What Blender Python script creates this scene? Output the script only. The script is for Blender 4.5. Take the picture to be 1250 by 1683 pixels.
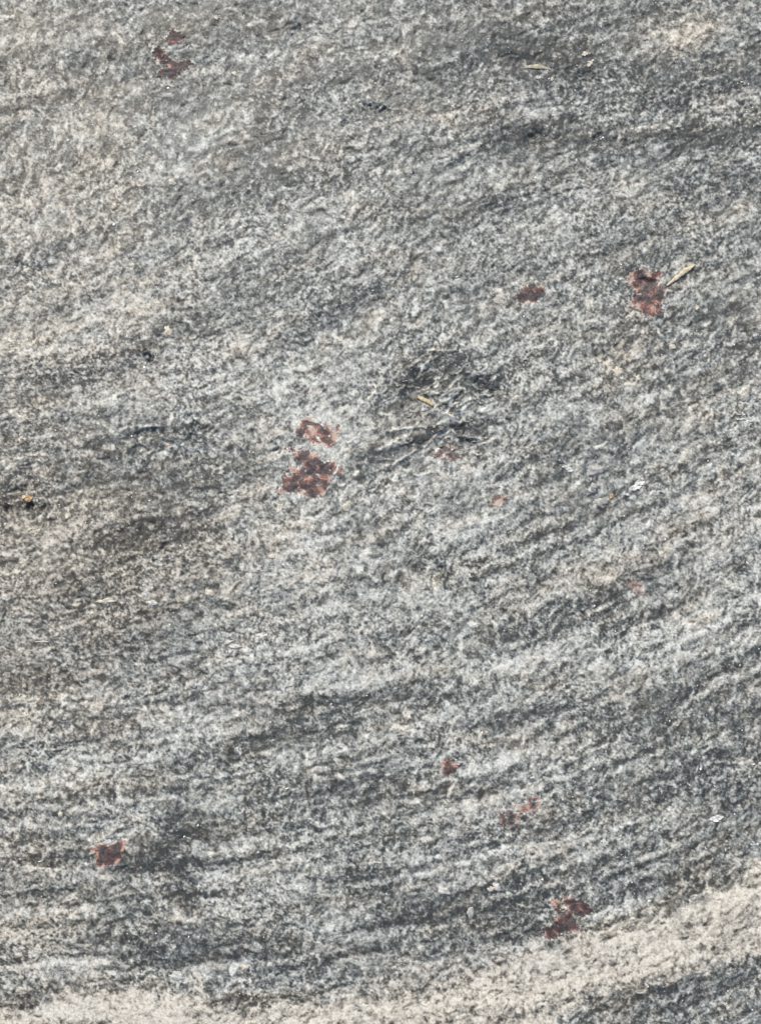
import bpy, math, random
import numpy as np

# ------------------------------------------------------------------ scene, camera, sky, sun, exposure
scene = bpy.context.scene
for o in list(bpy.data.objects):
    bpy.data.objects.remove(o)
S = 0.00025                      # metres per photograph unit: the frame is about 31 x 42 cm of rock
CX, CY = 625.0, 841.5
D = 0.50                         # camera height above the rock

cam_data = bpy.data.cameras.new("camera")
cam = bpy.data.objects.new("camera", cam_data)
scene.collection.objects.link(cam)
cam.location = (0, 0, D)
cam.rotation_euler = (0, 0, 0)
cam_data.sensor_fit = 'VERTICAL'
cam_data.sensor_height = 24
cam_data.lens = 24 * D / (1683 * S)
cam_data.clip_start = 0.01
cam_data.clip_end = 2000
scene.camera = cam
scene.render.resolution_x, scene.render.resolution_y = 760, 1024

SUN_AZ, SUN_EL = math.radians(-22), math.radians(46)     # azimuth from +Y, clockwise
world = bpy.data.worlds.new("World")
scene.world = world
world.use_nodes = True
wn = world.node_tree.nodes
sky = wn.new('ShaderNodeTexSky')
sky.sky_type = 'NISHITA'
sky.sun_disc = False
sky.sun_elevation = SUN_EL
sky.sun_rotation = SUN_AZ
sky.dust_density = 3.0
sky.air_density = 1.0
world.node_tree.links.new(sky.outputs[0], wn['Background'].inputs[0])
wn['Background'].inputs[1].default_value = 0.08

sl = bpy.data.lights.new("sun", 'SUN')
sl.energy = 1.5
sl.angle = math.radians(20)
sl.color = (1.0, 0.955, 0.84)
sun = bpy.data.objects.new("sun", sl)
scene.collection.objects.link(sun)
from mathutils import Vector
sdir = Vector((math.sin(SUN_AZ) * math.cos(SUN_EL), math.cos(SUN_AZ) * math.cos(SUN_EL), math.sin(SUN_EL)))
sun.rotation_euler = sdir.to_track_quat('Z', 'Y').to_euler()
sun.location = sdir * 3

scene.view_settings.view_transform = 'Standard'
scene.view_settings.look = 'None'
scene.view_settings.gamma = 1.0
scene.view_settings.use_curve_mapping = False
scene.view_settings.exposure = 0.84

# ------------------------------------------------------------------ noise tools (numpy)
F = np.float32
def _tables(seed):
    r = np.random.RandomState(seed)
    perm = r.permutation(256).astype(np.int32)
    a = r.rand(256) * 2 * np.pi
    return perm, np.cos(a).astype(F), np.sin(a).astype(F)
_T = {}
def perlin(x, y, seed):
    if seed not in _T: _T[seed] = _tables(seed)
    perm, gx, gy = _T[seed]
    x = x.astype(F); y = y.astype(F)
    xf = np.floor(x); yf = np.floor(y)
    xi = xf.astype(np.int32) & 255; yi = yf.astype(np.int32) & 255
    fx = x - xf; fy = y - yf
    u = fx * fx * fx * (fx * (fx * 6 - 15) + 10)
    v = fy * fy * fy * (fy * (fy * 6 - 15) + 10)
    x1 = (xi + 1) & 255; y1 = (yi + 1) & 255
    p0 = perm[xi]; p1 = perm[x1]
    h00 = perm[(p0 + yi) & 255]; h10 = perm[(p1 + yi) & 255]
    h01 = perm[(p0 + y1) & 255]; h11 = perm[(p1 + y1) & 255]
    n00 = gx[h00] * fx + gy[h00] * fy
    n10 = gx[h10] * (fx - 1) + gy[h10] * fy
    n01 = gx[h01] * fx + gy[h01] * (fy - 1)
    n11 = gx[h11] * (fx - 1) + gy[h11] * (fy - 1)
    a = n00 + u * (n10 - n00); b = n01 + u * (n11 - n01)
    return (a + v * (b - a)) * F(1.5)
def sstep(a, b, v):
    t = np.clip((v - a) / (b - a), 0, 1)
    return t * t * (3 - 2 * t)

class Lattice:
    """values on a regular lattice of photograph units, sampled smoothly"""
    def __init__(self, x0, y0, step, arr):
        self.x0, self.y0, self.step, self.a = x0, y0, step, arr.astype(F)
    def __call__(self, x, y):
        a = self.a; H, W = a.shape
        fx = np.clip((x - self.x0) / self.step, 0, W - 1.001); fy = np.clip((y - self.y0) / self.step, 0, H - 1.001)
        ix = fx.astype(np.int32); iy = fy.astype(np.int32)
        u = (fx - ix).astype(F); v = (fy - iy).astype(F)
        return (a[iy, ix] * (1 - u) * (1 - v) + a[iy, ix + 1] * u * (1 - v) + a[iy + 1, ix] * (1 - u) * v + a[iy + 1, ix + 1] * u * v)

# ------------------------------------------------------------------ foliation: the direction of the mineral streaks (degrees, rising to the right)
ANG = np.array([
    [10, 11, 13, 15, 18],
    [17, 20, 23, 22, 23],
    [10, 12, 18, 23, 24],
    [5, 7, 12, 19, 24],
    [4, 5, 9, 17, 21]], dtype=float)
gx0, gy0, gstep = -900, -900, 20
gxs = np.arange(gx0, 2150 + 1, gstep, dtype=float); gys = np.arange(gy0, 2600 + 1, gstep, dtype=float)
GX, GY = np.meshgrid(gxs, gys)
_al = Lattice(0, 0, 312.5, ANG.astype(F))
def _angle(x, y):
    l = Lattice(0, 0, 1, ANG)
    xs = np.clip(x / 312.5, 0, 4); ys = np.clip(y / 420.75, 0, 4)
    def sm(v):
        i = np.floor(v); f = v - i
        return i + f * f * (3 - 2 * f)
    return l(sm(xs), sm(ys))
tan_ = np.tan(np.radians(_angle(GX, GY)))
cum = np.cumsum(tan_, axis=1) * gstep
cum -= cum[:, [int((625 - gx0) / gstep)]]
FLOW = Lattice(gx0, gy0, gstep, cum)

# ------------------------------------------------------------------ mineral bands: x0 y0 x1 y1 half-width amount (+ more feldspar and quartz, - more biotite)
BANDS = [
    # pale layers
    (-60, 585, 200, 500, 55, 0.216), (150, 520, 420, 415, 38, 0.13), (420, 380, 700, 320, 26, 0.101), (-40, 365, 150, 300, 45, 0.115),
    (-20, 40, 40, 120, 50, 0.115), (110, 190, 330, 210, 26, 0.0864), (190, 640, 440, 565, 30, 0.144), (120, 650, 220, 655, 22, 0.14),
    (470, 660, 570, 690, 50, 0.2), (480, 870, 520, 940, 60, 0.22), (540, 1010, 680, 960, 40, 0.14), (690, 960, 700, 975, 26, 0.2),
    (640, 880, 820, 880, 40, 0.16), (840, 965, 1010, 935, 26, 0.22), (1010, 930, 1290, 820, 34, 0.28), (830, 1085, 960, 1040, 30, 0.22),
    (960, 1120, 1250, 990, 32, 0.16), (330, 1130, 660, 1105, 20, 0.2), (560, 1095, 760, 1085, 22, 0.12), (-20, 1195, 60, 1192, 18, 0.24),
    (140, 1240, 330, 1215, 30, 0.14), (250, 1200, 420, 1180, 20, 0.14), (-20, 1290, 150, 1275, 35, 0.12), (420, 1400, 540, 1450, 40, 0.14),
    (300, 1440, 520, 1475, 26, 0.14), (620, 1450, 740, 1440, 16, 0.12), (720, 1345, 800, 1330, 28, 0.18), (640, 1180, 760, 1200, 30, 0.08),
    (-30, 1520, 130, 1510, 40, 0.22), (60, 1590, 160, 1570, 30, 0.16), (300, 1600, 330, 1610, 20, 0.1), (460, 1620, 720, 1590, 14, 0.1),
    (1055, 70, 1130, 50, 22, 0.288), (1120, 50, 1260, 5, 34, 0.173), (1165, 190, 1215, 170, 26, 0.245), (1050, 335, 1085, 325, 14, 0.216),
    (960, 300, 1040, 300, 40, 0.101), (830, 180, 880, 175, 24, 0.115), (700, 290, 800, 270, 30, 0.0864), (720, 190, 800, 180, 16, 0.13),
    (480, 270, 545, 255, 22, 0.13), (500, 220, 660, 215, 14, 0.072), (880, 420, 940, 330, 60, 0.072), (560, 430, 620, 500, 40, 0.0576),
    (560, 560, 600, 600, 40, 0.0864), (730, 780, 800, 790, 34, 0.14), (100, 870, 80, 895, 24, 0.26), (1000, 600, 1010, 605, 12, 0.144),
    (1030, 640, 1050, 660, 20, 0.24), (1100, 745, 1120, 750, 22, 0.14), (230, 1070, 340, 1040, 24, 0.14), (1080, 1330, 1120, 1335, 28, 0.12),
    (960, 1370, 980, 1350, 30, 0.1), (900, 1430, 960, 1400, 26, 0.1),
    # biotite-rich layers
    (840, 90, 960, 100, 34, -0.34), (960, 100, 1060, 120, 30, -0.2), (870, 20, 1060, 20, 28, -0.16), (1130, 140, 1260, 100, 26, -0.2),
    (830, 225, 960, 225, 24, -0.3), (960, 240, 1120, 235, 24, -0.24), (1120, 225, 1260, 215, 26, -0.34), (1060, 130, 1140, 160, 30, -0.12),
    (580, 180, 650, 172, 18, -0.28), (690, 90, 830, 70, 40, -0.16), (700, 130, 800, 150, 26, -0.14), (420, 225, 500, 215, 26, -0.22),
    (280, 40, 420, 20, 40, -0.16), (60, 60, 230, 90, 30, -0.12), (40, 150, 240, 170, 26, -0.12), (360, 260, 460, 240, 26, -0.18),
    (380, 300, 560, 280, 24, -0.12), (560, 300, 700, 330, 20, -0.1), (760, 270, 860, 240, 22, -0.16), (640, 370, 820, 330, 18, -0.12),
    (800, 350, 940, 330, 22, -0.12), (1100, 300, 1250, 290, 30, -0.14), (180, 450, 300, 430, 20, -0.12), (300, 330, 400, 310, 30, -0.1),
    (400, 490, 520, 440, 34, -0.16), (540, 520, 640, 470, 22, -0.12), (250, 560, 330, 520, 26, -0.18), (60, 640, 240, 590, 26, -0.2),
    (60, 680, 120, 640, 26, -0.16), (170, 725, 330, 708, 22, -0.3), (30, 750, 160, 735, 26, -0.14), (150, 800, 420, 770, 36, -0.16),
    (220, 870, 330, 850, 46, -0.3), (130, 940, 220, 900, 40, -0.18), (20, 815, 90, 830, 30, -0.26), (80, 985, 300, 1000, 18, -0.16),
    (110, 1050, 330, 1060, 24, -0.2), (280, 1110, 330, 1100, 24, -0.14), (20, 1130, 120, 1120, 26, -0.12), (60, 1170, 260, 1180, 14, -0.14),
    (670, 630, 750, 600, 34, -0.4), (620, 740, 780, 710, 26, -0.3), (760, 640, 830, 620, 24, -0.24), (560, 790, 640, 740, 24, -0.22),
    (640, 690, 680, 660, 30, -0.16), (440, 830, 470, 850, 24, -0.14), (560, 920, 640, 860, 20, -0.16), (640, 950, 680, 930, 22, -0.26),
    (700, 910, 730, 940, 22, -0.26), (500, 1000, 580, 980, 18, -0.1), (880, 760, 1020, 730, 22, -0.18), (840, 680, 960, 620, 26, -0.12),
    (1000, 640, 1240, 590, 26, -0.16), (1060, 540, 1250, 520, 34, -0.12), (940, 560, 1000, 540, 26, -0.16), (1030, 450, 1120, 400, 34, -0.14),
    (1000, 880, 1100, 850, 22, -0.2), (830, 880, 960, 850, 26, -0.14), (840, 1030, 1000, 1000, 28, -0.3), (1000, 970, 1110, 950, 26, -0.28),
    (640, 1070, 840, 1020, 18, -0.16), (340, 1165, 700, 1152, 12, -0.28), (400, 1225, 580, 1190, 20, -0.34), (300, 1255, 420, 1235, 16, -0.16),
    (100, 1215, 240, 1205, 14, -0.14), (660, 1130, 780, 1150, 20, -0.18), (1010, 1075, 1050, 1060, 18, -0.22), (1100, 1110, 1180, 1090, 20, -0.14),
    (830, 1200, 1000, 1180, 26, -0.2), (1080, 1230, 1260, 1190, 40, -0.18), (960, 1310, 1260, 1280, 40, -0.18), (1080, 1400, 1260, 1340, 34, -0.16),
    (420, 1300, 620, 1285, 26, -0.24), (600, 1320, 720, 1310, 16, -0.22), (700, 1300, 830, 1290, 18, -0.18), (870, 1370, 960, 1350, 18, -0.12),
    (190, 1420, 260, 1405, 22, -0.36), (290, 1360, 320, 1350, 26, -0.34), (290, 1460, 320, 1440, 26, -0.28), (20, 1395, 140, 1400, 16, -0.24),
    (60, 1325, 180, 1310, 16, -0.16), (60, 1490, 330, 1490, 16, -0.22), (150, 1530, 260, 1520, 14, -0.18), (560, 1450, 650, 1440, 18, -0.22),
    (630, 1500, 770, 1490, 22, -0.34), (760, 1520, 860, 1500, 20, -0.3), (820, 1470, 900, 1460, 30, -0.2), (260, 1560, 480, 1545, 26, -0.26),
    (430, 1600, 560, 1590, 24, -0.26), (190, 1575, 280, 1585, 20, -0.3), (20, 1636, 80, 1626, 14, -0.15), (560, 1560, 700, 1560, 24, -0.16),
    (860, 1545, 930, 1530, 14, -0.24), (1000, 1450, 1130, 1440, 24, -0.14), (990, 1655, 1260, 1610, 30, -0.2), (940, 1690, 1150, 1670, 24, -0.16),
    (1150, 1600, 1260, 1570, 24, -0.26), (0, 1560, 50, 1565, 20, -0.1),
]
# cream or rusty tint of the pale minerals
CREAM = [
    (-60, 585, 200, 500, 80, 0.36), (-40, 365, 150, 300, 90, 0.36), (-20, 40, 60, 150, 90, 0.36), (-20, 880, 130, 860, 80, 0.7), (60, 960, 330, 930, 60, 0.4),
    (-60, 1690, 300, 1660, 45, 0.9), (300, 1680, 720, 1655, 40, 0.8), (720, 1650, 1010, 1580, 60, 0.7), (1010, 1575, 1290, 1450, 80, 0.7),
    (1055, 70, 1130, 50, 40, 0.648), (1120, 50, 1260, 5, 50, 0.36), (1165, 190, 1215, 170, 40, 0.504), (1050, 335, 1085, 325, 20, 0.432), (480, 870, 520, 940, 50, 0.35),
    (1030, 600, 1050, 660, 60, 0.36), (560, 350, 600, 350, 30, 0.36), (480, 265, 530, 250, 30, 0.36), (840, 965, 1010, 935, 30, 0.5), (1010, 930, 1290, 820, 40, 0.35),
    (-20, 1195, 60, 1192, 24, 0.6), (0, 1110, 160, 1140, 50, 0.4), (150, 650, 440, 575, 30, 0.252), (-20, 1520, 130, 1510, 50, 0.4), (690, 180, 820, 185, 20, 0.36),
    (1200, 560, 1250, 700, 60, .22), (80, 900, 320, 880, 110, .42), (60, 1040, 240, 1020, 60, .25), (20, 1668, 280, 1655, 40, .3),
]
def stroke_lattice(strokes, step=8, x0=-80, y0=-80, x1=1330, y1=1764):
    xs = np.arange(x0, x1 + 1, step, dtype=F); ys = np.arange(y0, y1 + 1, step, dtype=F)
    X, Y = np.meshgrid(xs, ys)
    out = np.zeros_like(X)
    for ax, ay, bx, by, w, v in strokes:
        dx, dy = bx - ax, by - ay
        t = np.clip(((X - ax) * dx + (Y - ay) * dy) / (dx * dx + dy * dy), 0, 1)
        d2 = (X - ax - t * dx) ** 2 + (Y - ay - t * dy) ** 2
        out += v * np.exp(-(d2 / (w * w)) ** 1.3)
    return Lattice(x0, y0, step, out)
# the thick cream vein along the foot of the picture
def poly_sd(px, py, poly):
    n = len(poly); d = np.full(px.shape, 1e9); inside = np.zeros(px.shape, bool)
    for i in range(n):
        ax_, ay_ = poly[i]; bx, by = poly[(i + 1) % n]
        ex, ey = bx - ax_, by - ay_
        t = np.clip(((px - ax_) * ex + (py - ay_) * ey) / (ex * ex + ey * ey + 1e-9), 0, 1)
        d = np.minimum(d, np.hypot(px - ax_ - t * ex, py - ay_ - t * ey))
        cond = ((ay_ > py) != (by > py)) & (px < (bx - ax_) * (py - ay_) / (by - ay_ + 1e-9) + ax_)
        inside ^= cond
    return np.where(inside, -d, d)
VEIN_POLY = [(-80, 1695), (-20, 1674), (90, 1646), (150, 1632), (240, 1628), (300, 1648), (360, 1666), (430, 1657), (560, 1650), (700, 1638), (765, 1616), (830, 1590), (880, 1564), (930, 1552),
             (980, 1530), (1050, 1512), (1120, 1490), (1190, 1455), (1260, 1408), (1330, 1370), (1330, 1530), (1250, 1562), (1190, 1582), (1100, 1602), (1000, 1632), (930, 1665), (860, 1712), (600, 1745), (-80, 1745)]
_vx, _vy = np.meshgrid(np.arange(-80, 1331, 8.), np.arange(1300, 1761, 8.))
VEIN = Lattice(-80, 1300, 8, np.clip(poly_sd(_vx, _vy, VEIN_POLY), -80, 80))
STAINS = [(205, 1428, 262, 1402, 22, -.28), (288, 1350, 322, 1362, 26, -.24), (285, 1400, 312, 1440, 26, -.20), (300, 1450, 318, 1470, 20, -.16),   # sooty mica patch
          (690, 632, 742, 604, 22, -.36), (672, 640, 666, 668, 10, -.25), (740, 712, 770, 706, 12, -.30), (796, 640, 812, 628, 12, -.25), (650, 738, 700, 718, 10, -.16),
          (230, 880, 290, 858, 26, -.14), (225, 722, 262, 710, 12, -.24), (845, 95, 950, 108, 22, -.14), (30, 822, 62, 832, 12, -.20), (880, 225, 990, 228, 12, -.16),
          (1150, 235, 1245, 222, 14, -.16), (330, 1100, 336, 1114, 8, -.26), (430, 1222, 540, 1198, 10, -.16),
          (500, 682, 545, 690, 12, .30), (500, 735, 535, 738, 7, .34), (545, 742, 565, 760, 12, .34), (560, 790, 556, 810, 9, .2), (470, 800, 450, 806, 8, .15), (192, 1384, 182, 1378, 11, .42), (110, 1656, 290, 1652, 26, .30), (172, 1425, 196, 1422, 5, .2), (470, 735, 480, 740, 8, .2)]
BAND = stroke_lattice(BANDS)
STAIN = stroke_lattice(STAINS)
CREAMF = stroke_lattice(CREAM)

# ------------------------------------------------------------------ relief: pits x y rx ry angle depth; ridges polyline width height
PITS = [(245, 590, 6, 5, 0, 9), (453, 735, 4, 4, 0, 10), (456, 829, 5, 11, -15, 5), (246, 712, 22, 7, -12, 6), (212, 722, 14, 8, 10, 3), (232, 737, 10, 6, 0, 4),
        (13, 836, 7, 6, 30, 12), (52, 833, 9, 6, -35, 12), (32, 806, 16, 5, -5, 7), (75, 835, 10, 5, 0, 7), (87, 856, 6, 5, 0, 4), (152, 785, 6, 5, 0, 5),
        (322, 702, 5, 9, -20, 5), (316, 718, 6, 6, 0, 4), (334, 1112, 8, 6, 0, 6), (337, 1088, 8, 6, 0, 4), (304, 1124, 7, 5, -30, 4), (264, 1138, 9, 4, -15, 5),
        (140, 984, 20, 5, 5, 4), (270, 900, 9, 5, -50, 5), (262, 920, 7, 5, 0, 3), (250, 875, 20, 14, 0, 3), (700, 622, 34, 18, -25, 4), (668, 655, 7, 16, 10, 4),
        (754, 702, 10, 9, 35, 8), (740, 712, 18, 6, 0, 6), (757, 684, 5, 8, -20, 6), (800, 635, 18, 12, 10, 5), (790, 627, 8, 5, 0, 4), (748, 655, 11, 5, -35, 5),
        (1058, 466, 24, 10, 10, 4), (984, 580, 8, 13, 20, 6), (990, 595, 8, 6, 0, 4), (919, 765, 5, 7, 0, 6), (37, 436, 10, 4, 10, 4), (880, 225, 18, 7, -15, 5),
        (983, 225, 6, 6, -50, 6), (605, 175, 10, 6, 0, 5), (628, 182, 8, 5, 0, 5), (486, 48, 6, 6, 0, 5), (568, 200, 5, 6, 0, 4), (158, 1369, 9, 4, -30, 6),
        (120, 1467, 12, 3, 5, 3), (200, 1430, 16, 5, -10, 4), (705, 1152, 9, 4, -10, 4), (693, 928, 6, 4, 0, 4), (712, 950, 4, 14, 0, 4), (722, 935, 8, 6, 0, 4),
        (1138, 535, 5, 5, 0, 6), (956, 125, 10, 4, 5, 2), (870, 108, 34, 14, 5, 1.5), (930, 118, 24, 6, 3, 1.5), (257, 88, 8, 7, 20, 2), (1040, 205, 26, 8, -5, 2),
        (1010, 233, 30, 5, 5, 3), (730, 1315, 20, 4, -5, 3), (1083, 1330, 4, 14, 0, 4), (870, 730, 8, 5, 0, 3), (620, 720, 10, 8, 0, 3), (960, 1005, 20, 5, -15, 3)]
RIDGES = [([(640, 708), (660, 704), (680, 702), (696, 702), (704, 709), (716, 709), (724, 703)], 3.0, 4.0),
          ([(618, 742), (640, 731), (655, 722), (672, 716)], 3.0, 3.0), ([(630, 768), (648, 762), (664, 752), (684, 740)], 3.2, 3.6),
          ([(724, 718), (740, 708), (750, 712), (766, 718), (786, 720), (792, 724)], 3.2, 4.5), ([(756, 676), (762, 690), (768, 702)], 2.6, 3.2),
          ([(732, 660), (744, 652), (752, 646)], 2.6, 3.4), ([(784, 606), (792, 600), (800, 602), (796, 608)], 2.6, 3.4), ([(780, 612), (788, 622), (796, 628)], 2.4, 3),
          ([(704, 576), (722, 577), (748, 575)], 3, 3), ([(672, 604), (682, 596), (694, 592)], 2.8, 2.6), ([(708, 648), (722, 646), (738, 638), (752, 622)], 2.8, 2.4),
          ([(560, 826), (568, 808), (580, 790)], 3, 2.6), ([(560, 800), (578, 786), (590, 776)], 3, 2.6),
          ([(145, 718), (170, 714), (196, 713)], 5, 3.5), ([(196, 708), (220, 702), (250, 700)], 4, 3), ([(320, 688), (336, 694), (346, 698)], 4, 3),
          ([(872, 548), (890, 538), (910, 524), (935, 506)], 4, 3), ([(1116, 620), (1150, 602), (1180, 586)], 4, 3), ([(1136, 614), (1170, 596)], 4, 2),
          ([(1012, 640), (1030, 633), (1046, 634)], 4, 3), ([(978, 650), (995, 644)], 4, 2.6), ([(946, 800), (965, 780), (985, 776)], 4, 2.4),
          ([(270, 1004), (280, 997), (300, 1001), (312, 1008)], 2.4, 3), ([(470, 1215), (500, 1206), (540, 1194)], 2.6, 2.2), ([(566, 1180), (600, 1168), (640, 1158)], 2.6, 2.2),
          ([(450, 1312), (476, 1302), (498, 1290)], 2.4, 2.6), ([(690, 1530), (740, 1522), (800, 1518)], 3, 1.8), ([(960, 740), (985, 735), (1010, 740)], 4, 2.4),
          ([(640, 90), (690, 110), (720, 108)], 5, 1.6), ([(735, 262), (760, 250), (790, 240)], 5, 2.4), ([(870, 190), (900, 180), (960, 170)], 6, 1.6)]

_r = random.Random(14)
NMAIN = 13
for _ in range(46):                                             # crinkled, flaking mica sheets right of centre
    cx_, cy_ = _r.gauss(712, 52), _r.gauss(672, 50)
    a_ = math.radians(_r.gauss(24, 26)); L_ = _r.uniform(7, 17); bow = _r.uniform(-4, 4)
    p_ = [(cx_ + L_ * q * math.cos(a_) + bow * (1 - q * q) * math.sin(a_), cy_ - L_ * q * math.sin(a_) + bow * (1 - q * q) * math.cos(a_)) for q in (-1, -.5, 0, .5, 1)]
    RIDGES.insert(NMAIN, (p_, _r.uniform(1.8, 2.6), _r.uniform(1.6, 3.4))); NMAIN += 1

def local_relief(x, y):
    """pits and ridges, evaluated only near themselves"""
    out = np.zeros_like(x, dtype=F)
    inside = np.flatnonzero((x > -60) & (x < 1310) & (y > -60) & (y < 1743))
    xi = x[inside]; yi = y[inside]
    order = np.argsort(yi, kind='stable')
    ys = yi[order]
    def window(y0, y1):
        return order[np.searchsorted(ys, y0):np.searchsorted(ys, y1)]
    jx = perlin(xi / 9, yi / 9, 91) * 6; jy = perlin(xi / 9, yi / 9, 92) * 6
    acc = np.zeros_like(xi); cre = np.zeros_like(xi)
    for px, py, rx, ry, a, d in PITS:
        R = max(rx, ry) * 2.2 + 6
        w = window(py - R, py + R); w = w[np.abs(xi[w] - px) < R]
        c, s_ = math.cos(math.radians(a)), math.sin(math.radians(a))
        dx = xi[w] + jx[w] - px; dy = yi[w] + jy[w] - py
        u = (dx * c + dy * s_) / rx; v = (-dx * s_ + dy * c) / ry
        acc[w] -= d * .85 * sstep(1.45, .5, np.sqrt(u * u + v * v))
    for ri, (pts, wd, hh) in enumerate(RIDGES):
        main = 1.0 if ri < NMAIN else .4
        ys_ = [p[1] for p in pts]; xs_ = [p[0] for p in pts]
        R = wd * 3 + 6
        w = window(min(ys_) - R, max(ys_) + R); w = w[(xi[w] > min(xs_) - R) & (xi[w] < max(xs_) + R)]
        dm = np.full(len(w), 1e9, F)
        X = xi[w] + jx[w] * .35; Y = yi[w] + jy[w] * .35
        for (ax, ay), (bx, by) in zip(pts[:-1], pts[1:]):
            ex, ey = bx - ax, by - ay
            t = np.clip(((X - ax) * ex + (Y - ay) * ey) / (ex * ex + ey * ey), 0, 1)
            dm = np.minimum(dm, np.hypot(X - ax - t * ex, Y - ay - t * ey))
        g = np.exp(-(dm / (wd * .8)) ** 2)
        acc[w] += hh * (.8 if ri < NMAIN else .5) * g; cre[w] = np.maximum(cre[w], .42 * main * g)          # the pale cleaved edge of a mica sheet
    out[inside] = acc
    out2 = np.zeros_like(out); out2[inside] = cre
    return out, out2

def fields(x, y, want_fine=False):
    """height (photograph units), mineral tone 0 dark - 1 pale with painted vignetting, cream tint"""
    x = x.astype(F); y = y.astype(F)
    wx = perlin(x / 60, y / 60, 1) * 13 + perlin(x / 21, y / 21, 2) * 3
    wy = perlin(x / 60, y / 60, 3) * 11 + perlin(x / 21, y / 21, 4) * 3
    s = x + wx
    t = y + FLOW(x, y) + wy
    near = ((x > -75) & (x < 1325) & (y > -75) & (y < 1755)).astype(F)
    band = BAND(x + wx * 1.3, y + wy * 1.1) * near
    far = (perlin(s / 330, t / 60, 5) * .3 + perlin(s / 160, t / 34, 6) * .2)
    band = band * .62 + STAIN(x + wx * .8, y + wy * .8) * near + far * (1 - near) + far * near * .22
    band = np.where(band < 0, np.tanh(band / .42) * .42, np.tanh(band / .30) * .30)
    xr, yr = .82 * x + .57 * y, -.57 * x + .82 * y
    n1 = perlin(s / 105, t / 13, 11); n2 = perlin(s / 28, t / 18, 12)
    n3 = perlin(s / 13, t / 10, 13); n4 = perlin(s / 6.8 + t / 40, t / 6.0 - s / 60, 14)
    n5 = perlin(xr / 4.0, yr / 3.7, 15)
    soft = .8 + .5 * perlin(x / 130, y / 110, 17)
    rid, crest = local_relief(x, y)
    low = sstep(800, 1150, y + (x - 600) * .45)                                  # thin regular layers below and to the right
    tl = y + FLOW(x, y) + .45 * wy
    layers = (.12 + .13 * low) * perlin(x / 240, tl / 13, 20) + (.05 + .10 * low) * perlin(x / 330, tl / 29, 23)
    vein = sstep(16, -16, VEIN(x, y) + perlin(s / 34, t / 20, 24) * 24 + perlin(s / 10, t / 8, 25) * 14) * near * (y > 1310)
    raw = .535 + band + layers + .10 * n1 + .17 * n2 + .25 * n3 + (.30 * n4 + .30 * n5 + .18 * perlin(yr / 2.5, xr / 2.3, 16)) * soft
    big = .6 + .8 * perlin(x / 160, y / 120, 29)                                # some layers are coarser grained
    raw += .34 * big * sstep(.40, .54, perlin(s / 16, t / 12, 18)) - .24 * sstep(.38, .58, perlin(s / 12.5, t / 8.5, 19))
    raw += vein * (.33 + .18 * perlin(s / 20, t / 16, 26) - .25 * sstep(.25, .6, perlin(s / 12, t / 9, 27)) + .10 * perlin(s / 120, t / 60, 28))
    raw += .05 * np.exp(-((x - 600) ** 2 + (y - 900) ** 2) / 430 ** 2) - .10 * sstep(480, 0, y) * (.45 + .55 * sstep(300, 950, x))  # lens vignetting painted into the tone as a paler centre; top darkened too
    raw += crest
    raw = .52 + (raw - .52) * 1.1
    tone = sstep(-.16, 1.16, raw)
    cream = .18 + CREAMF(x + wx, y + wy) * near * .8 + .45 * perlin(s / 120, t / 50, 21) + .45 * perlin(s / 26, t / 18, 22) + .24 * (1 - sstep(0, 480, x)) + .50 * vein - .12 * sstep(500, 0, y) * sstep(500, 1000, x)
    cream = np.clip(cream, 0, 1)
    # relief
    h = 9 * perlin(x / 520, y / 520, 31) + 3 * perlin(s / 210, t / 90, 32)
    r1 = 1 - np.abs(perlin(s / 90, t / 26, 33)) * 2
    h += .12 * r1 + .22 * perlin(s / 26, t / 15, 34)
    coarse = h.copy()
    worn = .62 + .7 * perlin(x / 75, y / 60, 37)
    h += (.20 * n3 + .19 * n4 + .16 * n5 + .17 * perlin(xr / 2.9, yr / 2.7, 35)) * np.clip(worn, .2, 1.3)
    h -= 1.0 * sstep(.22, .6, perlin(s / 12, t / 10, 36)) * (1 - tone)          # mica weathered out into pits
    fine_ = h - coarse
    h += rid
    rr = np.hypot(x - CX, y - CY)
    h -= np.clip(rr - 1100, 0, None) ** 2 * .00012                                # the rock rounds off well outside the picture
    if want_fine: return h, fine_
    return h, tone, cream

def height_at(x, y):
    return float(fields(np.array([x], F), np.array([y], F))[0][0])
def W(x, y, z=0):
    return ((x - CX) * S, (CY - y) * S, z * S)

# ------------------------------------------------------------------ materials
def new_mat(name):
    m = bpy.data.materials.new(name); m.use_nodes = True
    nt = m.node_tree
    return m, nt, nt.nodes['Principled BSDF'], nt.nodes, nt.links
def attr(nodes, name):
    a = nodes.new('ShaderNodeAttribute'); a.attribute_name = name; return a
def noise(nodes, links, vec, scale, detail=2, rough=.6):
    n = nodes.new('ShaderNodeTexNoise'); n.inputs['Scale'].default_value = scale
    n.inputs['Detail'].default_value = detail; n.inputs['Roughness'].default_value = rough
    links.new(vec, n.inputs['Vector']); return n
def mathn(nodes, links, op, a, b, c=None):
    n = nodes.new('ShaderNodeMath'); n.operation = op
    for i, v in enumerate((a, b, c)):
        if v is None: continue
        if isinstance(v, (int, float)): n.inputs[i].default_value = v
        else: links.new(v, n.inputs[i])
    return n.outputs[0]
def ramp(nodes, links, fac, stops):
    r = nodes.new('ShaderNodeValToRGB')
    el = r.color_ramp.elements
    while len(el) < len(stops): el.new(.5)
    for e, (p, c) in zip(el, stops):
        e.position = p; e.color = (*c, 1)
    links.new(fac, r.inputs[0]); return r.outputs[0]
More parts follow.
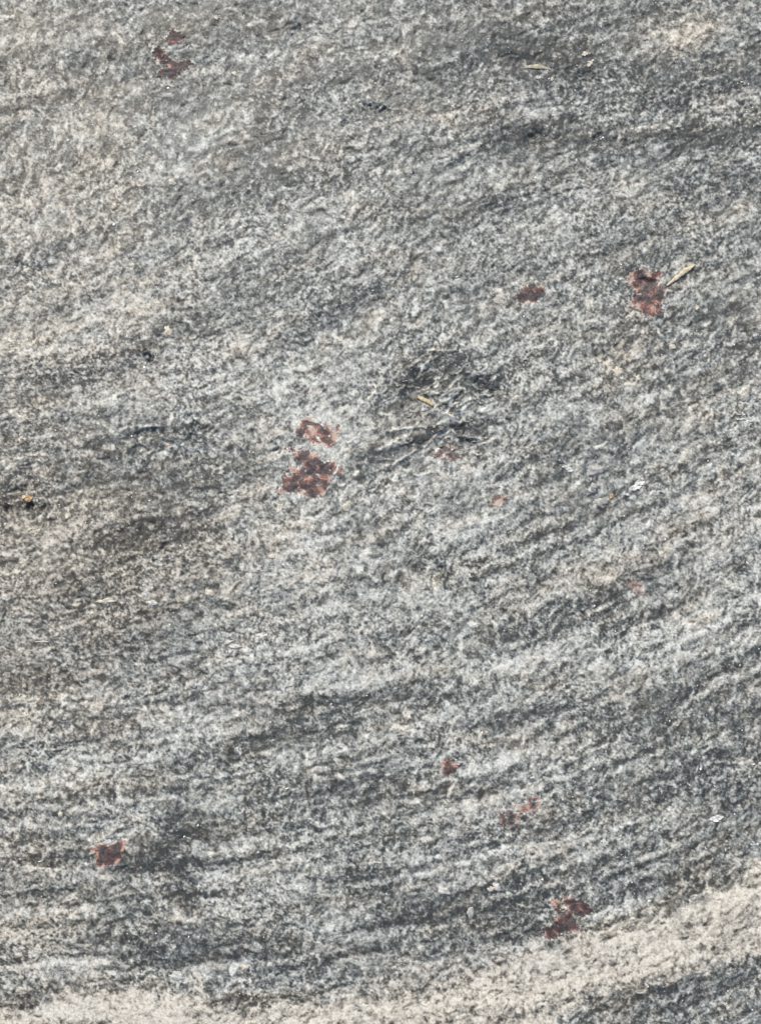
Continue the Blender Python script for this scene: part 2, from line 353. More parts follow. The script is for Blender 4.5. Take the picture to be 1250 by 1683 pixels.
def mix(nodes, links, fac, a, b, mode='MIX'):
    n = nodes.new('ShaderNodeMix'); n.data_type = 'RGBA'; n.blend_type = mode
    for sock, v in ((n.inputs[0], fac), (n.inputs[6], a), (n.inputs[7], b)):
        if isinstance(v, (int, float)): sock.default_value = v
        elif isinstance(v, tuple): sock.default_value = (*v, 1)
        else: links.new(v, sock)
    return n.outputs[2]

# gneiss
def gneiss_colour(nd, lk):
    tc = nd.new('ShaderNodeTexCoord')
    fine = noise(nd, lk, tc.outputs['Object'], 950, 3, .7)
    mid = noise(nd, lk, tc.outputs['Object'], 420, 2, .6)
    tint = noise(nd, lk, tc.outputs['Object'], 90, 3, .6)
    tone = attr(nd, "tone").outputs['Fac']
    t1 = mathn(nd, lk, 'MULTIPLY_ADD', mathn(nd, lk, 'SUBTRACT', fine.outputs['Fac'], .5), .85, tone)
    t2 = mathn(nd, lk, 'MULTIPLY_ADD', mathn(nd, lk, 'SUBTRACT', mid.outputs['Fac'], .5), .6, t1)
    wob = noise(nd, lk, tc.outputs['Object'], 700, 2, .6)
    wv = nd.new('ShaderNodeVectorMath'); wv.operation = 'MULTIPLY_ADD'
    lk.new(wob.outputs['Color'], wv.inputs[0]); wv.inputs[1].default_value = (.0022, .0022, .0022); lk.new(tc.outputs['Object'], wv.inputs[2])
    def grains(scale, amount, base):
        v = nd.new('ShaderNodeTexVoronoi'); v.inputs['Scale'].default_value = scale; lk.new(wv.outputs[0], v.inputs['Vector'])
        sp = nd.new('ShaderNodeSeparateColor'); lk.new(v.outputs['Color'], sp.inputs[0])
        return mathn(nd, lk, 'MULTIPLY_ADD', mathn(nd, lk, 'SUBTRACT', sp.outputs[0], .5), amount, base)
    t2 = grains(470, .24, grains(1050, .29, grains(1900, .13, t2)))
    t2 = mathn(nd, lk, 'MULTIPLY', t2, .85)
    cool = ramp(nd, lk, t2, [(0, (.038, .042, .041)), (.21, (.085, .092, .089)), (.41, (.19, .20, .189)), (.61, (.36, .371, .347)), (.85, (.60, .607, .565)), (1, (.76, .755, .70))])
    warm = ramp(nd, lk, t2, [(0, (.046, .043, .036)), (.21, (.094, .088, .072)), (.41, (.21, .197, .163)), (.61, (.405, .373, .316)), (.85, (.65, .602, .512)), (1, (.77, .73, .64))])
    cf = mathn(nd, lk, 'MULTIPLY_ADD', mathn(nd, lk, 'SUBTRACT', tint.outputs['Fac'], .5), .9, attr(nd, "cream").outputs['Fac'])
    cfc = nd.new('ShaderNodeClamp'); lk.new(cf, cfc.inputs[0])
    return tc, fine, mid, t2, mix(nd, lk, cfc.outputs[0], cool, warm)
gneiss, nt, bsdf, nd, lk = new_mat("gneiss")
tc, fine, mid, t2, rock_colour = gneiss_colour(nd, lk)
lk.new(rock_colour, bsdf.inputs['Base Color'])
rg = nd.new('ShaderNodeMapRange'); rg.inputs[3].default_value = .42; rg.inputs[4].default_value = .68
lk.new(t2, rg.inputs[0]); lk.new(rg.outputs[0], bsdf.inputs['Roughness'])
bsdf.inputs['Specular IOR Level'].default_value = .5
bmp = nd.new('ShaderNodeBump'); bmp.inputs['Strength'].default_value = .42; bmp.inputs['Distance'].default_value = .00035
lk.new(mathn(nd, lk, 'MULTIPLY_ADD', fine.outputs['Fac'], .6, mid.outputs['Fac']), bmp.inputs['Height'])
lk.new(bmp.outputs[0], bsdf.inputs['Normal'])

# garnet
garnet_m, nt, bsdf, nd, lk = new_mat("garnet")
tc = nd.new('ShaderNodeTexCoord')
f1 = noise(nd, lk, tc.outputs['Object'], 800, 3, .7)
f2 = noise(nd, lk, tc.outputs['Object'], 260, 2, .6)
rim = attr(nd, "rim").outputs['Fac']
rv = mathn(nd, lk, 'MULTIPLY_ADD', mathn(nd, lk, 'SUBTRACT', f1.outputs['Fac'], .5), .8, rim)
rv = mathn(nd, lk, 'MULTIPLY_ADD', mathn(nd, lk, 'SUBTRACT', f2.outputs['Fac'], .5), .7, rv)
gc = ramp(nd, lk, rv, [(0, (.042, .031, .034)), (.26, (.072, .044, .045)), (.50, (.140, .066, .058)), (.74, (.34, .165, .122)), (1.0, (.54, .40, .33))])
_, _, _, _, rock_colour = gneiss_colour(nd, lk)
gn = mathn(nd, lk, 'MULTIPLY_ADD', mathn(nd, lk, 'SUBTRACT', f1.outputs['Fac'], .5), .8, attr(nd, "mask").outputs['Fac'])
gm = nd.new('ShaderNodeMapRange'); gm.interpolation_type = 'SMOOTHSTEP'; gm.inputs[1].default_value = .22; gm.inputs[2].default_value = .78; lk.new(gn, gm.inputs[0])
fd = attr(nd, "fade").outputs['Fac']
cover = mathn(nd, lk, 'MULTIPLY_ADD', mathn(nd, lk, 'SUBTRACT', 1.0, fd), gm.outputs[0], fd)      # rock matrix mixed into the garnet
gg = mix(nd, lk, cover, gc, rock_colour)
lk.new(gg, bsdf.inputs['Base Color'])
bsdf.inputs['Roughness'].default_value = .5
bsdf.inputs['Specular IOR Level'].default_value = .3
bmp = nd.new('ShaderNodeBump'); bmp.inputs['Strength'].default_value = .3; bmp.inputs['Distance'].default_value = .0003
lk.new(f1.outputs['Fac'], bmp.inputs['Height']); lk.new(bmp.outputs[0], bsdf.inputs['Normal'])

def simple_mat(name, c0, c1, scale, rough, spec=.5, metal=0.0, bump=.0002):
    m, nt, bsdf, nd, lk = new_mat(name)
    tc = nd.new('ShaderNodeTexCoord')
    n = noise(nd, lk, tc.outputs['Object'], scale, 3, .65)
    lk.new(ramp(nd, lk, n.outputs['Fac'], [(.3, c0), (.7, c1)]), bsdf.inputs['Base Color'])
    bsdf.inputs['Roughness'].default_value = rough
    bsdf.inputs['Metallic'].default_value = metal
    bsdf.inputs['Specular IOR Level'].default_value = spec
    b = nd.new('ShaderNodeBump'); b.inputs['Strength'].default_value = .5; b.inputs['Distance'].default_value = bump
    lk.new(n.outputs['Fac'], b.inputs['Height']); lk.new(b.outputs[0], bsdf.inputs['Normal'])
    return m
M_FELD = simple_mat("cream_feldspar", (.34, .305, .25), (.74, .68, .57), 700, .55)
M_WHITE = simple_mat("white_feldspar", (.28, .28, .27), (.74, .73, .69), 700, .5)
M_QUARTZ = simple_mat("grey_quartz", (.20, .20, .19), (.56, .55, .52), 800, .6, .3)
M_MICA = simple_mat("silver_mica", (.36, .365, .36), (.80, .80, .79), 1100, .36, .7, .0, .0002)
M_BIO = simple_mat("dark_biotite", (.030, .032, .032), (.085, .085, .080), 500, .35, .6)
M_SHEET = simple_mat("grey_mica", (.13, .135, .13), (.42, .42, .40), 900, .4, .6, 0, .0003)
M_RUST = simple_mat("rusty_mica", (.30, .19, .09), (.66, .47, .26), 600, .42)
M_STRAW = simple_mat("dry_straw", (.40, .32, .20), (.84, .76, .58), 900, .65)
M_AMBER = simple_mat("amber_straw", (.36, .26, .13), (.78, .66, .42), 1000, .6)
M_HUSK = simple_mat("faded_husk", (.26, .24, .17), (.62, .55, .39), 600, .65)
M_FIBRE = simple_mat("pale_fibre", (.55, .52, .44), (.72, .68, .58), 500, .6)

# ------------------------------------------------------------------ mesh helpers
COL = scene.collection
def link(name, verts, faces, mat, parent=None, smooth=True, attrs=None):
    me = bpy.data.meshes.new(name)
    if isinstance(faces, np.ndarray):
        nv, nf, k = len(verts), len(faces), faces.shape[1]
        me.vertices.add(nv); me.vertices.foreach_set("co", np.ascontiguousarray(verts, dtype=F).ravel())
        me.loops.add(nf * k); me.loops.foreach_set("vertex_index", np.ascontiguousarray(faces, dtype=np.int32).ravel())
        me.polygons.add(nf); me.polygons.foreach_set("loop_start", np.arange(0, nf * k, k, dtype=np.int32))
        me.polygons.foreach_set("use_smooth", np.full(nf, smooth))
        me.update(calc_edges=True)
    else:
        me.from_pydata([tuple(v) for v in verts], [], faces)
        me.polygons.foreach_set("use_smooth", [smooth] * len(me.polygons)); me.update()
    for k, v in (attrs or {}).items():
        a = me.attributes.new(k, 'FLOAT', 'POINT'); a.data.foreach_set("value", np.ascontiguousarray(v, dtype=F).ravel())
    me.materials.append(mat)
    o = bpy.data.objects.new(name, me); COL.objects.link(o)
    if parent: o.parent = parent
    return o
def grid_faces(nx, ny):
    i = np.arange(ny - 1)[:, None] * nx + np.arange(nx - 1)[None, :]
    return np.stack([i, i + nx, i + nx + 1, i + 1], -1).reshape(-1, 4)

# ------------------------------------------------------------------ garnets: outlines in photograph units, seen grain by grain
GARNETS = []
def G(label, x0, y0, k, pts, rimw=5., bright=0., gaps=.35, lift=.15, rough=3.0, fade=.10):
    GARNETS.append((label, [(x0 + k * a, y0 + k * b) for a, b in pts], rimw, bright, gaps, lift, rough, fade))
def garnet_sd(x, y, poly, rough):
    return poly_sd(x, y, poly) - 3.2 + perlin(x / 8, y / 8, 51) * rough + perlin(x / 3.0, y / 3.0, 52) * rough * 1.1
G("orange-rimmed upper garnet of the large red pair near the centre", 430, 660, .144, [(380,330),(430,270),(450,200),(530,185),(600,230),(660,260),(760,270),(790,320),(870,270),(890,310),(840,370),(890,410),(860,450),(800,480),(780,540),(730,500),(680,490),(590,490),(560,440),(490,420),(400,370)], bright=.34, gaps=.30)
G("largest dark red garnet with pale gaps, lower of the central pair", 430, 660, .144, [(270,540),(350,520),(400,570),(470,555),(540,560),(620,600),(660,660),(730,690),(830,690),(840,740),(830,830),(790,880),(760,920),(750,1000),(700,1050),(600,1090),(540,1090),(490,1060),(400,1030),(290,1030),(180,1070),(160,1030),(230,990),(240,930),(220,850),(250,820),(340,860),(360,800),(320,740),(420,740),(470,760),(490,700),(440,680),(330,660),(400,620),(380,580)], bright=.10, gaps=.28)
G("tiny garnet grain right of the largest garnet", 430, 660, .144, [(860,780),(880,750),(920,755),(935,785),(910,815),(870,810)], bright=.1, rough=1.2)
G("rounded red garnet with a dark hollow beside the long straw", 1000, 410, .136, [(230,330),(330,250),(400,240),(470,290),(600,240),(640,270),(600,330),(600,430),(680,470),(660,560),(620,640),(640,700),(600,770),(500,810),(430,790),(380,740),(320,700),(260,640),(290,560),(330,460),(250,430)], bright=.05, rimw=8, gaps=.2)
G("small dark red garnet left of the hollow garnet", 830, 420, .336, [(60,190),(90,150),(140,140),(190,160),(195,190),(160,210),(150,235),(100,225),(70,240),(55,215)], bright=.04, gaps=.2)
G("dark hooked garnet near the top left corner", 220, 30, .096, [(300,600),(360,490),(420,470),(500,530),(540,600),(620,680),(740,740),(860,690),(940,680),(1000,770),(900,830),(780,880),(740,920),(690,960),(640,1020),(580,990),(540,960),(400,970),(390,920),(470,850),(560,850),(600,820),(500,740),(420,700),(340,650)], bright=-.26, gaps=.1, rimw=2, fade=.05, lift=1.0, rough=1.8)
G("small round brown garnet above the hooked one", 220, 30, .096, [(550,310),(600,220),(660,170),(720,210),(790,220),(830,300),(790,380),(700,390),(630,410),(570,400)], bright=-.2, gaps=.1, rimw=2, fade=.05, lift=1.0, rough=1.8)
G("faded red garnet under the curved mica ridges", 680, 720, .136, [(220,180),(290,150),(310,100),(400,90),(500,100),(520,180),(560,230),(540,270),(420,270),(390,220),(250,250)], bright=.24, gaps=.32, fade=.30)
G("small pinkish garnet in pale rock right of centre", 680, 720, .136, [(920,740),(960,690),(1050,680),(1080,710),(1050,790),(990,810),(940,790)], bright=.34, gaps=.3, fade=.24)
G("small rounded red garnet in the lower middle", 700, 1230, .16, [(150,150),(190,100),(250,120),(320,170),(320,210),(270,250),(240,290),(190,260),(160,210)], bright=.05, gaps=.2)
G("left one of two touching dull red garnets at lower right", 700, 1230, .16, [(745,680),(800,630),(870,640),(950,680),(940,770),(860,780),(790,780),(750,730)], bright=.14, gaps=.3, fade=.30)
G("right one of two touching dull red garnets at lower right", 700, 1230, .16, [(890,580),(1020,590),(1050,500),(1150,490),(1175,550),(1120,640),(1030,670),(930,620)], bright=.18, gaps=.3, fade=.30)
G("heart shaped red garnet at lower left beside dark mica", 130, 1340, .08, [(220,700),(300,640),(430,610),(520,570),(600,640),(700,610),(860,490),(960,520),(950,650),(890,730),(880,830),(850,930),(750,980),(600,1010),(450,1080),(370,1010),(360,830),(390,740),(250,760)], bright=.06, gaps=.2, rimw=6, rough=1.6)
G("upper right red garnet of the group above the cream vein", 870, 1450, .112, [(480,220),(600,210),(720,250),(840,310),(910,370),(900,440),(830,480),(740,520),(660,470),(590,440),(540,340),(500,290)], bright=.0, gaps=.15, rimw=4)
G("lower left dark garnet of the group above the cream vein", 870, 1450, .112, [(370,520),(480,470),(560,440),(640,500),(680,570),(720,650),(690,700),(540,740),(400,800),(300,840),(240,820),(180,670),(300,650),(400,620)], bright=-.06, gaps=.15, rimw=4)
G("small upper left garnet of the group above the cream vein", 870, 1450, .112, [(290,280),(330,235),(430,260),(440,330),(490,400),(400,400),(370,340),(290,330)], bright=.12, gaps=.3, rimw=4)
G("faint pink garnet between dark mica streaks at right", 830, 840, .336, [(585,348),(620,340),(665,352),(668,400),(645,412),(620,385)], bright=.4, gaps=.3, lift=.4, fade=.42)


# ------------------------------------------------------------------ the rock
def axis(lo, hi, step, margin, mstep, reach):
    core = np.arange(lo, hi + step, step)
    out = [core]
    for sgn, end in ((-1, core[0]), (1, core[-1])):
        p, v = [], end
        d = mstep
        while abs(v - end) < reach:
            v += sgn * d; p.append(v)
            if abs(v - end) > margin: d *= 1.10
        out.append(np.array(p))
    return np.sort(np.concatenate(out))
ax = axis(-22, 1272, 1.62, 230, 3.2, 4200)
ay = axis(-28, 1711, 1.62, 250, 3.2, 4200)
AX, AY = np.meshgrid(ax, ay)
rx, ry = AX.ravel().astype(F), AY.ravel().astype(F)
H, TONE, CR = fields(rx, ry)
for _, poly, _, _, _, _, rough, _ in GARNETS:                       # sockets the garnets sit in
    xs_, ys_ = [p[0] for p in poly], [p[1] for p in poly]
    w = np.flatnonzero((rx > min(xs_) - 9) & (rx < max(xs_) + 9) & (ry > min(ys_) - 9) & (ry < max(ys_) + 9))
    H[w] -= 4 * sstep(-1.2, -4, garnet_sd(rx[w], ry[w], poly, rough))
verts = np.stack([(rx - CX) * S, (CY - ry) * S, H * S], -1)
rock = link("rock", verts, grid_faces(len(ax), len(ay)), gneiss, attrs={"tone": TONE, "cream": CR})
rock["label"] = "grey banded gneiss rock face speckled pale and dark, filling the whole picture"
rock["category"] = "rock"

for label, poly, rimw, bright, gaps, lift, rough, fade in GARNETS:
    xs = np.arange(min(p[0] for p in poly) - 8, max(p[0] for p in poly) + 8, .8)
    ys = np.arange(min(p[1] for p in poly) - 8, max(p[1] for p in poly) + 8, .8)
    X, Y = np.meshgrid(xs, ys); x, y = X.ravel(), Y.ravel()
    sdn = garnet_sd(x, y, poly, rough)
    h, hf = fields(x, y, True)
    _, g_tone, g_cream = fields(x, y)
    core = sstep(-.5, -3.5, sdn)
    facet = np.abs(perlin(x / 13, y / 13, 55)) * 2.2 + np.abs(perlin(x / 6, y / 6, 56)) * .6
    z = h - hf * core * .8 + lift * core + .25 - 2.0 * sstep(0, 1.6, sdn) + (facet - .9) * core * .5
    crack = sstep(.07, 0, np.abs(perlin(x / 15 + .3, y / 15, 65))) * .6
    rim = np.clip(.14 + bright + .50 * sstep(-rimw - 5, -1.5, sdn + 4 * perlin(x / 12, y / 12, 64)) + .85 * perlin(x / 18, y / 15, 57) + .16 * perlin(x / 5, y / 5, 58) + crack, 0, 1)
    gap = perlin(x / 11, y / 8, 53) + .22 * perlin(x / 5, y / 5, 54)
    msk = .95 * sstep(-6.5, 1.0, sdn + 2.4 * perlin(x / 4, y / 4, 60)) + .9 * sstep(.0, .35, gap - .34 + 2.2 * (gaps - .3))
    keep = sdn.reshape(X.shape) < 1.5
    fkeep = keep[:-1, :-1] & keep[1:, :-1] & keep[:-1, 1:] & keep[1:, 1:]
    fc = grid_faces(len(xs), len(ys))[fkeep.ravel()]
    used = np.unique(fc); remap = np.zeros(len(x), np.int32); remap[used] = np.arange(len(used))
    v = np.stack([(x - CX) * S, (CY - y) * S, z * S], -1)[used]
    o = link("garnet", v, remap[fc], garnet_m, rock, attrs={"rim": rim[used], "mask": np.clip(msk, 0, 1)[used], "tone": np.clip(g_tone + .12, 0, 1)[used], "cream": g_cream[used], "fade": np.full(len(used), fade)})
    o["label"] = label

gr_m = simple_mat("soil", (.05, .042, .032), (.13, .11, .085), 9, .9, .3, 0, .02)
n = 60
gxv = np.concatenate([-np.geomspace(600, 1, n), np.linspace(-.9, .9, 19), np.geomspace(1, 600, n)])
GX_, GY_ = np.meshgrid(gxv, gxv)
gz = -1.15 + .05 * perlin(GX_.ravel() / 1.3, GY_.ravel() / 1.3, 77)
ground = link("ground", np.stack([GX_.ravel(), GY_.ravel(), gz], -1), grid_faces(len(gxv), len(gxv)), gr_m)
ground["kind"] = "structure"

# ------------------------------------------------------------------ single crystals: lumpy grains set in the rock, and thin mica plates
def ico(sub):
    import bmesh
    bm = bmesh.new(); bmesh.ops.create_icosphere(bm, subdivisions=sub, radius=1)
    v = np.array([p.co[:] for p in bm.verts]); f = np.array([[q.index for q in p.verts] for p in bm.faces]); bm.free()
    return v, f
ICO_V, ICO_F = ico(3)
def grain(name, label, x, y, rx_, ry_, ang, mat, seed, up=.22, lump=.5):
    v = ICO_V.copy()
    k = 1 + lump * (perlin(v[:, 0] * 1.6 + seed * 7.1 + v[:, 2], v[:, 1] * 1.6 + seed * 3.7, 61) + .6 * perlin(v[:, 0] * 3.7 + seed, v[:, 1] * 3.7 - v[:, 2] * 2, 62))
    v = v * k[:, None]
    rz_ = min(rx_, ry_) * .45
    c, s_ = math.cos(math.radians(ang)), math.sin(math.radians(ang))
    X = v[:, 0] * rx_; Y = v[:, 1] * ry_
    px = x + X * c - Y * s_; py = y + X * s_ + Y * c
    hh = fields(px, py)[0]
    z = height_at(x, y) * .5 + hh * .5 + v[:, 2] * rz_ - rz_ * (1 - up) + 1.6
    o = link(name, np.stack([(px - CX) * S, (CY - py) * S, z * S], -1), ICO_F, mat, rock)
    if label: o["label"] = label
    return o
GR = [("feldspar_grain", "rounded cream feldspar grain above left of centre", 278, 546, 10, 8, 60, M_FELD), ("feldspar_grain", "pale blocky feldspar grain", 328, 1127, 6, 7, 10, M_WHITE),
      ("feldspar_grain", None, 322, 1122, 2.2, 7, 3, M_WHITE), ("feldspar_grain", None, 316, 1126, 6, 7, 0, M_QUARTZ), ("feldspar_grain", "cream feldspar pair on the right", 998, 598, 12, 5, -32, M_FELD),
      ("feldspar_grain", None, 1014, 612, 11, 9, 20, M_FELD), ("feldspar_grain", None, 405, 1072, 8, 5, 20, M_WHITE), ("feldspar_grain", None, 386, 1063, 11, 3.2, 2, M_WHITE),
      ("feldspar_grain", None, 376, 1056, 7, 2.4, -25, M_WHITE), ("feldspar_grain", None, 379, 1071, 4, 4, 0, M_WHITE), ("feldspar_grain", None, 100, 1338, 4, 4, 0, M_FELD),
      ("feldspar_grain", None, 402, 1590, 6, 5, 40, M_FELD), ("feldspar_grain", None, 816, 1458, 8, 6, 10, M_WHITE), ("feldspar_grain", None, 806, 1462, 5, 4, 0, M_FELD),
      ("feldspar_grain", None, 729, 1465, 11, 6, 10, M_WHITE), ("feldspar_grain", None, 906, 132, 2.4, 3.4, 0, M_FELD), ("feldspar_grain", None, 882, 129, 3, 3, 0, M_WHITE),
      ("feldspar_grain", None, 1103, 571, 6, 5, 0, M_FELD), ("feldspar_grain", None, 493, 735, 5, 4, 0, M_WHITE), ("feldspar_grain", None, 1144, 507, 4, 5, 0, M_FELD),
      ("feldspar_grain", None, 1247, 654, 4, 3, 0, M_FELD), ("feldspar_grain", None, 283, 300, 7, 5, 20, M_FELD), ("feldspar_grain", None, 355, 28, 5, 3, 30, M_FELD),
      ("feldspar_grain", None, 385, 120, 5, 4, 30, M_FELD), ("feldspar_grain", None, 447, 915, 5, 4, 10, M_FELD), ("feldspar_grain", None, 345, 975, 8, 7, 10, M_FELD),
      ("feldspar_grain", None, 250, 992, 9, 5, 0, M_WHITE), ("feldspar_grain", None, 175, 988, 14, 4, -6, M_FELD), ("feldspar_grain", None, 570, 833, 7, 9, 10, M_FELD),
      ("quartz_grain", "bluish quartz grain on the right", 978, 772, 15, 9, -5, M_QUARTZ), ("quartz_grain", None, 986, 826, 11, 9, 0, M_QUARTZ), ("quartz_grain", None, 812, 800, 7, 4, 10, M_QUARTZ),
      ("quartz_grain", None, 773, 1500, 6, 10, 0, M_QUARTZ), ("quartz_grain", None, 290, 1605, 12, 7, 15, M_WHITE), ("quartz_grain", None, 1075, 800, 8, 5, 0, M_QUARTZ),
      ("quartz_grain", None, 975, 800, 5, 7, -20, M_QUARTZ), ("quartz_grain", None, 1221, 655, 9, 7, 5, M_QUARTZ), ("quartz_grain", None, 1241, 630, 7, 6, 0, M_QUARTZ),
      ("quartz_grain", None, 184, 1370, 13, 9, -40, M_QUARTZ)]
for i, (nm, lb, x, y, a, b, an, m) in enumerate(GR):
    grain(nm, lb, x, y, a, b, an, m, i)

rnd = random.Random(5)
def flake(name, label, x, y, a, b, ang, mat, tilt=None, up=1.0, layers=2):
    """a book of thin ragged shards, tilted out of the rock"""
    vs, fs = [], []
    tx0, ty0 = tilt if tilt else (rnd.uniform(-.1, .3), rnd.uniform(.05, .45))
    c, s_ = math.cos(math.radians(ang)), math.sin(math.radians(ang))
    m = max(3, min(26, int(a * b / 5)))
    for L in range(m):
        n = 7; k0 = len(vs)
        q, w = rnd.uniform(0, 6.28), math.sqrt(rnd.random()) * .75
        ox, oy = a * w * math.cos(q), b * w * math.sin(q)
        sa, sb = max(1.2, min(7, a * rnd.uniform(.25, .55))), max(1.0, min(4, b * rnd.uniform(.25, .6)))
        tx, ty = tx0 + rnd.uniform(-.25, .25), ty0 + rnd.uniform(-.3, .25)
        cx_, cy_ = x + ox * c - oy * s_, y + ox * s_ + oy * c
        z0 = height_at(cx_, cy_) + up * rnd.uniform(.2, 1.2)
        ring = [(sa * r * math.cos(t), sb * r * math.sin(t)) for t, r in ((2 * math.pi * i / n + rnd.uniform(-.3, .3), rnd.uniform(.55, 1.15)) for i in range(n))]
        for top in (0, 1):
            for u, v in ring:
                X, Y = u * c - v * s_, u * s_ + v * c
                vs.append(W(cx_ + X, cy_ + Y, z0 + (.4 if top else -.8) + X * tx + Y * ty + rnd.uniform(-.15, .15)))
        for i in range(n):
            j = (i + 1) % n
            fs.append((k0 + i, k0 + n + i, k0 + n + j, k0 + j))
        fs.append(tuple(k0 + n + n - 1 - i for i in range(n)))
    o = link(name, vs, fs, mat, rock, smooth=False)
    if label: o["label"] = label
    return o
FL = [("bright silvery mica flake, largest on the right", 1046, 799, 14, 7, -25, M_MICA), ("white mica flake", 932, 773, 11, 4, 5, M_MICA), (None, 925, 766, 5, 3, 20, M_MICA), (None, 922, 1276, 7, 3, 0, M_MICA),
      (None, 876, 1277, 7, 2.6, -5, M_MICA), (None, 900, 1281, 10, 5, 30, M_QUARTZ), (None, 1176, 1343, 13, 6, -15, M_MICA), (None, 991, 1382, 6, 5, 40, M_MICA), (None, 1084, 1300, 2.5, 9, 0, M_QUARTZ),
      (None, 977, 1503, 6, 2.6, 38, M_MICA), (None, 1143, 1471, 6, 2.4, 5, M_MICA), (None, 1133, 1482, 3, 4, 0, M_MICA), (None, 1238, 1386, 8, 4, 10, M_MICA), (None, 1230, 1275, 5, 3, 0, M_MICA),
      (None, 1158, 453 + 560, 9, 5, 10, M_FELD), (None, 472, 1296, 5, 2.2, -10, M_MICA), (None, 617, 1417, 11, 3, 5, M_WHITE), (None, 784, 1421, 3, 3, 0, M_MICA), (None, 749, 1250, 4, 2.2, 45, M_MICA),
      (None, 436, 1045, 6, 3.4, 0, M_MICA), (None, 613, 926, 2, 6, 0, M_QUARTZ), (None, 1216, 688, 10, 3.4, -10, M_WHITE), (None, 1225, 694, 8, 3, -12, M_MICA), (None, 884, 129, 4, 4, 0, M_MICA),
      (None, 988, 227, 2, 5, 40, M_MICA), (None, 1012, 313, 3, 2.4, 0, M_MICA), (None, 1218, 137, 3, 2, 0, M_MICA), (None, 1228, 138, 2.6, 2, 0, M_MICA), (None, 1033, 1088, 3, 2, 0, M_MICA), (None, 1064, 1065, 5, 2.4, 0, M_MICA),
      (None, 990, 1072, 4, 2.6, 0, M_QUARTZ), (None, 925, 1314, 3, 1.8, 0, M_MICA), (None, 1053, 1632, 8, 1.8, -4, M_WHITE), (None, 70, 1415, 6, 2.6, -10, M_WHITE), (None, 268, 52, 1, 1, 0, M_MICA),
      (None, 617, 137, 2, 3, 0, M_MICA), (None, 557, 163, 2, 3, 0, M_MICA), (None, 309, 74, 3, 2.2, -50, M_MICA), (None, 270, 97, 5, 1.8, 0, M_FELD), (None, 968, 105, 9, 6, -50, M_FELD), (None, 960, 88, 8, 5, -60, M_FELD)]
for lb, x, y, a, b, an, m in FL:
    if a > 1.5: flake("mica_flake", lb, x, y, a, b, an, m)
flake("mica_flake", "rusty golden flaking mica at the left edge", 46, 818, 10, 7, 15, M_RUST, layers=3)
flake("mica_flake", None, 55, 870, 9, 6, -10, M_FELD); flake("mica_flake", None, 276, 732, 4, 3, 0, M_RUST); flake("mica_flake", None, 736, 678, 5, 3, 0, M_AMBER)
flake("mica_flake", None, 66, 1155, 4, 2.4, 40, M_RUST); flake("mica_flake", None, 1001, 815, 6, 5, 40, M_RUST); flake("mica_flake", None, 662, 967, 6, 4, 0, M_FELD)
for x, y, a, b, an in ((700, 622, 26, 13, -28), (716, 704, 18, 6, -8), (690, 722, 20, 6, -18), (804, 634, 13, 8, 20), (765, 722, 18, 4, 8), (748, 656, 9, 3, -35)):
    flake("biotite_flake", None, x, y, a, b, an, M_BIO, tilt=(rnd.uniform(-.1, .1), rnd.uniform(-.1, .15)), up=.9)

rf = random.Random(23)
for _ in range(16):                                             # pale flecks in the layers at lower right
    flake("mica_flake", None, rf.uniform(850, 1245), rf.uniform(1240, 1500), rf.uniform(2, 4.5), rf.uniform(1.3, 2.6), rf.uniform(-40, 20), M_MICA)
for x, y, a, b, an in ((938, 770, 9, 3, 0), (920, 757, 4, 4, 60), (1050, 790, 7, 4, -40), (1027, 812, 5, 4, 0), (969, 788, 4, 4, 0), (1232, 688, 7, 2.2, -15), (1216, 682, 8, 2, -5)):
    flake("mica_flake", None, x, y, a, b, an, M_MICA)
for _ in range(34):
    fx_, fy_ = rf.gauss(714, 48), rf.gauss(668, 46)
    flake("mica_flake", None, fx_, fy_, rf.uniform(4, 9), rf.uniform(1.5, 3.2), -rf.gauss(24, 22), rf.choice((M_SHEET, M_SHEET, M_BIO)), tilt=(rf.uniform(-.2, .3), rf.uniform(.2, .9)), up=1.2)

# glitter: countless tiny mica scales
N = 3000
rs = np.random.RandomState(9)
gx_ = rs.uniform(-60, 1310, N * 2); gy_ = rs.uniform(-60, 1743, N * 2)
hh, tt, _ = fields(gx_, gy_)
ok_ = np.ones(N * 2, bool)
for g_ in GARNETS: ok_ &= poly_sd(gx_, gy_, g_[1]) > 3
sel = np.flatnonzero(ok_ & (rs.rand(N * 2) < np.clip(1.15 - tt, .15, 1)))[:N]
gx_, gy_, hh = gx_[sel], gy_[sel], hh[sel]; N = len(sel)
a_ = rs.uniform(0, 6.28, N); sz = rs.lognormal(.05, .35, N) * .85; tx = rs.normal(0, .3, N); ty = rs.normal(0, .3, N)
gv = []
for k, (u, v) in enumerate(((-1, -.6), (1, -.5), (.9, .6), (-.8, .7))):
    X = (u * np.cos(a_) - v * np.sin(a_)) * sz; Y = (u * np.sin(a_) + v * np.cos(a_)) * sz
    gv.append(np.stack([(gx_ + X - CX) * S, (CY - gy_ - Y) * S, (hh + .45 + X * tx + Y * ty) * S], -1))
gv = np.stack(gv, 1).reshape(-1, 3)
gl = link("mica_glitter", gv, np.arange(N * 4).reshape(-1, 4), M_MICA, rock, smooth=False)
gl["kind"] = "stuff"

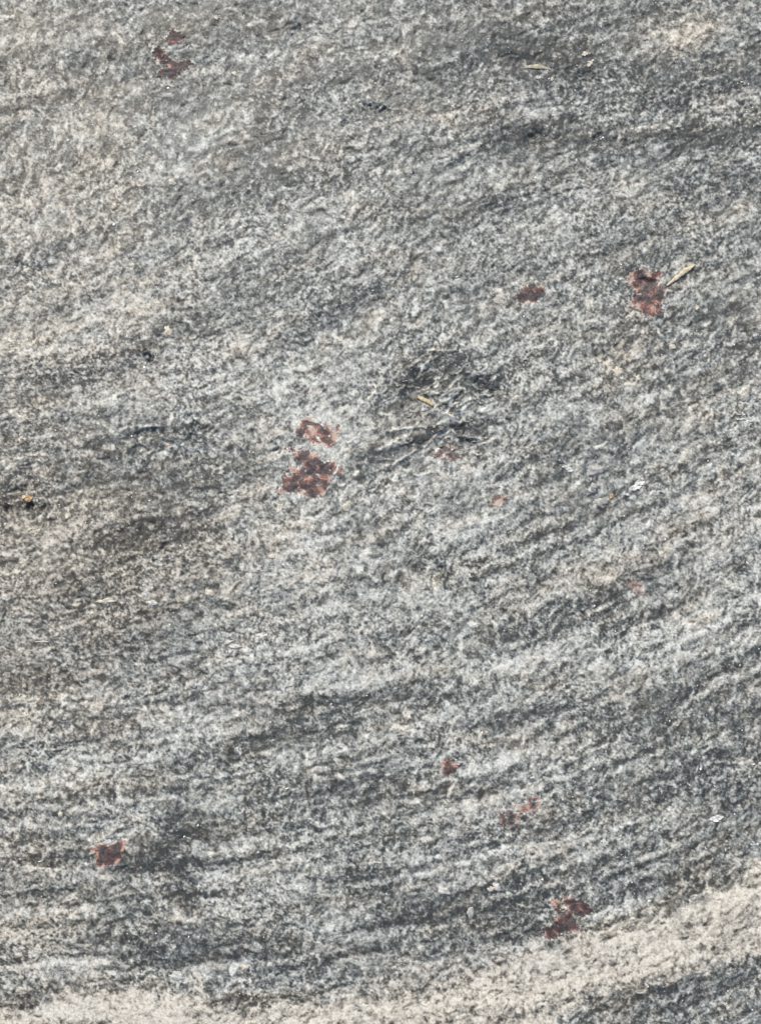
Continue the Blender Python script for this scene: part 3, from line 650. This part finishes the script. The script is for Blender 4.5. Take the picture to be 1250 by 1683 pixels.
# ------------------------------------------------------------------ loose plant bits lying on the rock
def stalk(name, label, pts, radii, mat, lift=1.0, flat=.6, group=None, sides=8, furrow=.25, seed=0):
    """a dried stalk: swept cross-section with a furrow, resting on the rock; its origin lies at its base"""
    r = random.Random(seed)
    P = []
    K = 6
    for (ax_, ay_), (bx, by), ra, rb in zip(pts[:-1], pts[1:], radii[:-1], radii[1:]):
        for i in range(K):
            t = i / K; P.append((ax_ + (bx - ax_) * t, ay_ + (by - ay_) * t, ra + (rb - ra) * t))
    P.append((*pts[-1], radii[-1]))
    hs = [height_at(p[0], p[1]) for p in P]
    n = len(P)
    # the stalk is stiff: it lies on the highest points under it
    A = np.polyfit(range(n), hs, 1); line = np.polyval(A, range(n)); line += max(0, np.percentile(np.array(hs) - line, 80))
    base = (P[0][0], P[0][1], line[0])
    vs, fs = [], []
    for i, (x, y, rr) in enumerate(P):
        x2, y2, _ = P[min(i + 1, n - 1)]; x1, y1, _ = P[max(i - 1, 0)]
        dx, dy = x2 - x1, y2 - y1; L = math.hypot(dx, dy); nx_, ny_ = -dy / L, dx / L
        rr *= r.uniform(.86, 1.12)
        for k in range(sides):
            a = 2 * math.pi * k / sides
            u, w = math.cos(a) * rr, math.sin(a) * rr * flat
            if k == sides // 4: w -= rr * furrow
            bx, by, bz = W(x + nx_ * u, y + ny_ * u, line[i] + lift * rr * flat + w)
            ox, oy, oz = W(*base)
            vs.append((bx - ox, by - oy, bz - oz))
    for i in range(n - 1):
        for k in range(sides):
            q = (k + 1) % sides
            fs.append((i * sides + k, i * sides + q, (i + 1) * sides + q, (i + 1) * sides + k))
    fs.append(tuple(range(sides))[::-1]); fs.append(tuple((n - 1) * sides + k for k in range(sides)))
    o = link(name, vs, fs, mat)
    o.location = W(*base)
    o["label"] = label; o["category"] = "straw" if "straw" in name else ("husk" if "husk" in name else "plant fibre")
    if group: o["group"] = group
    return o
stalk("straw", "long pale dry straw lying beside the round hollow garnet", [(1094, 470), (1108, 459), (1124, 446), (1131, 442), (1141, 435)], [1.3, 3.2, 4.4, 3.4, 1.2], M_STRAW, seed=1, lift=1.3)
stalk("straw", "short amber straw stub on the dark mica patch", [(686, 652), (694, 656), (704, 661), (712, 667)], [2.2, 3.4, 3.2, 1.4], M_AMBER, seed=2)
stalk("seed_husk", "flat faded yellow husk sliver in dark rock near the top", [(858, 113), (868, 111), (882, 111), (894, 113), (906, 116)], [.6, 2.8, 4.0, 2.4, .6], M_HUSK, seed=3, flat=.28, furrow=.1)
stalk("plant_fibre", "thin pale fibre lying level near the left edge", [(58, 1055), (70, 1054), (80, 1055)], [.7, 1.0, .6], M_FIBRE, seed=4)
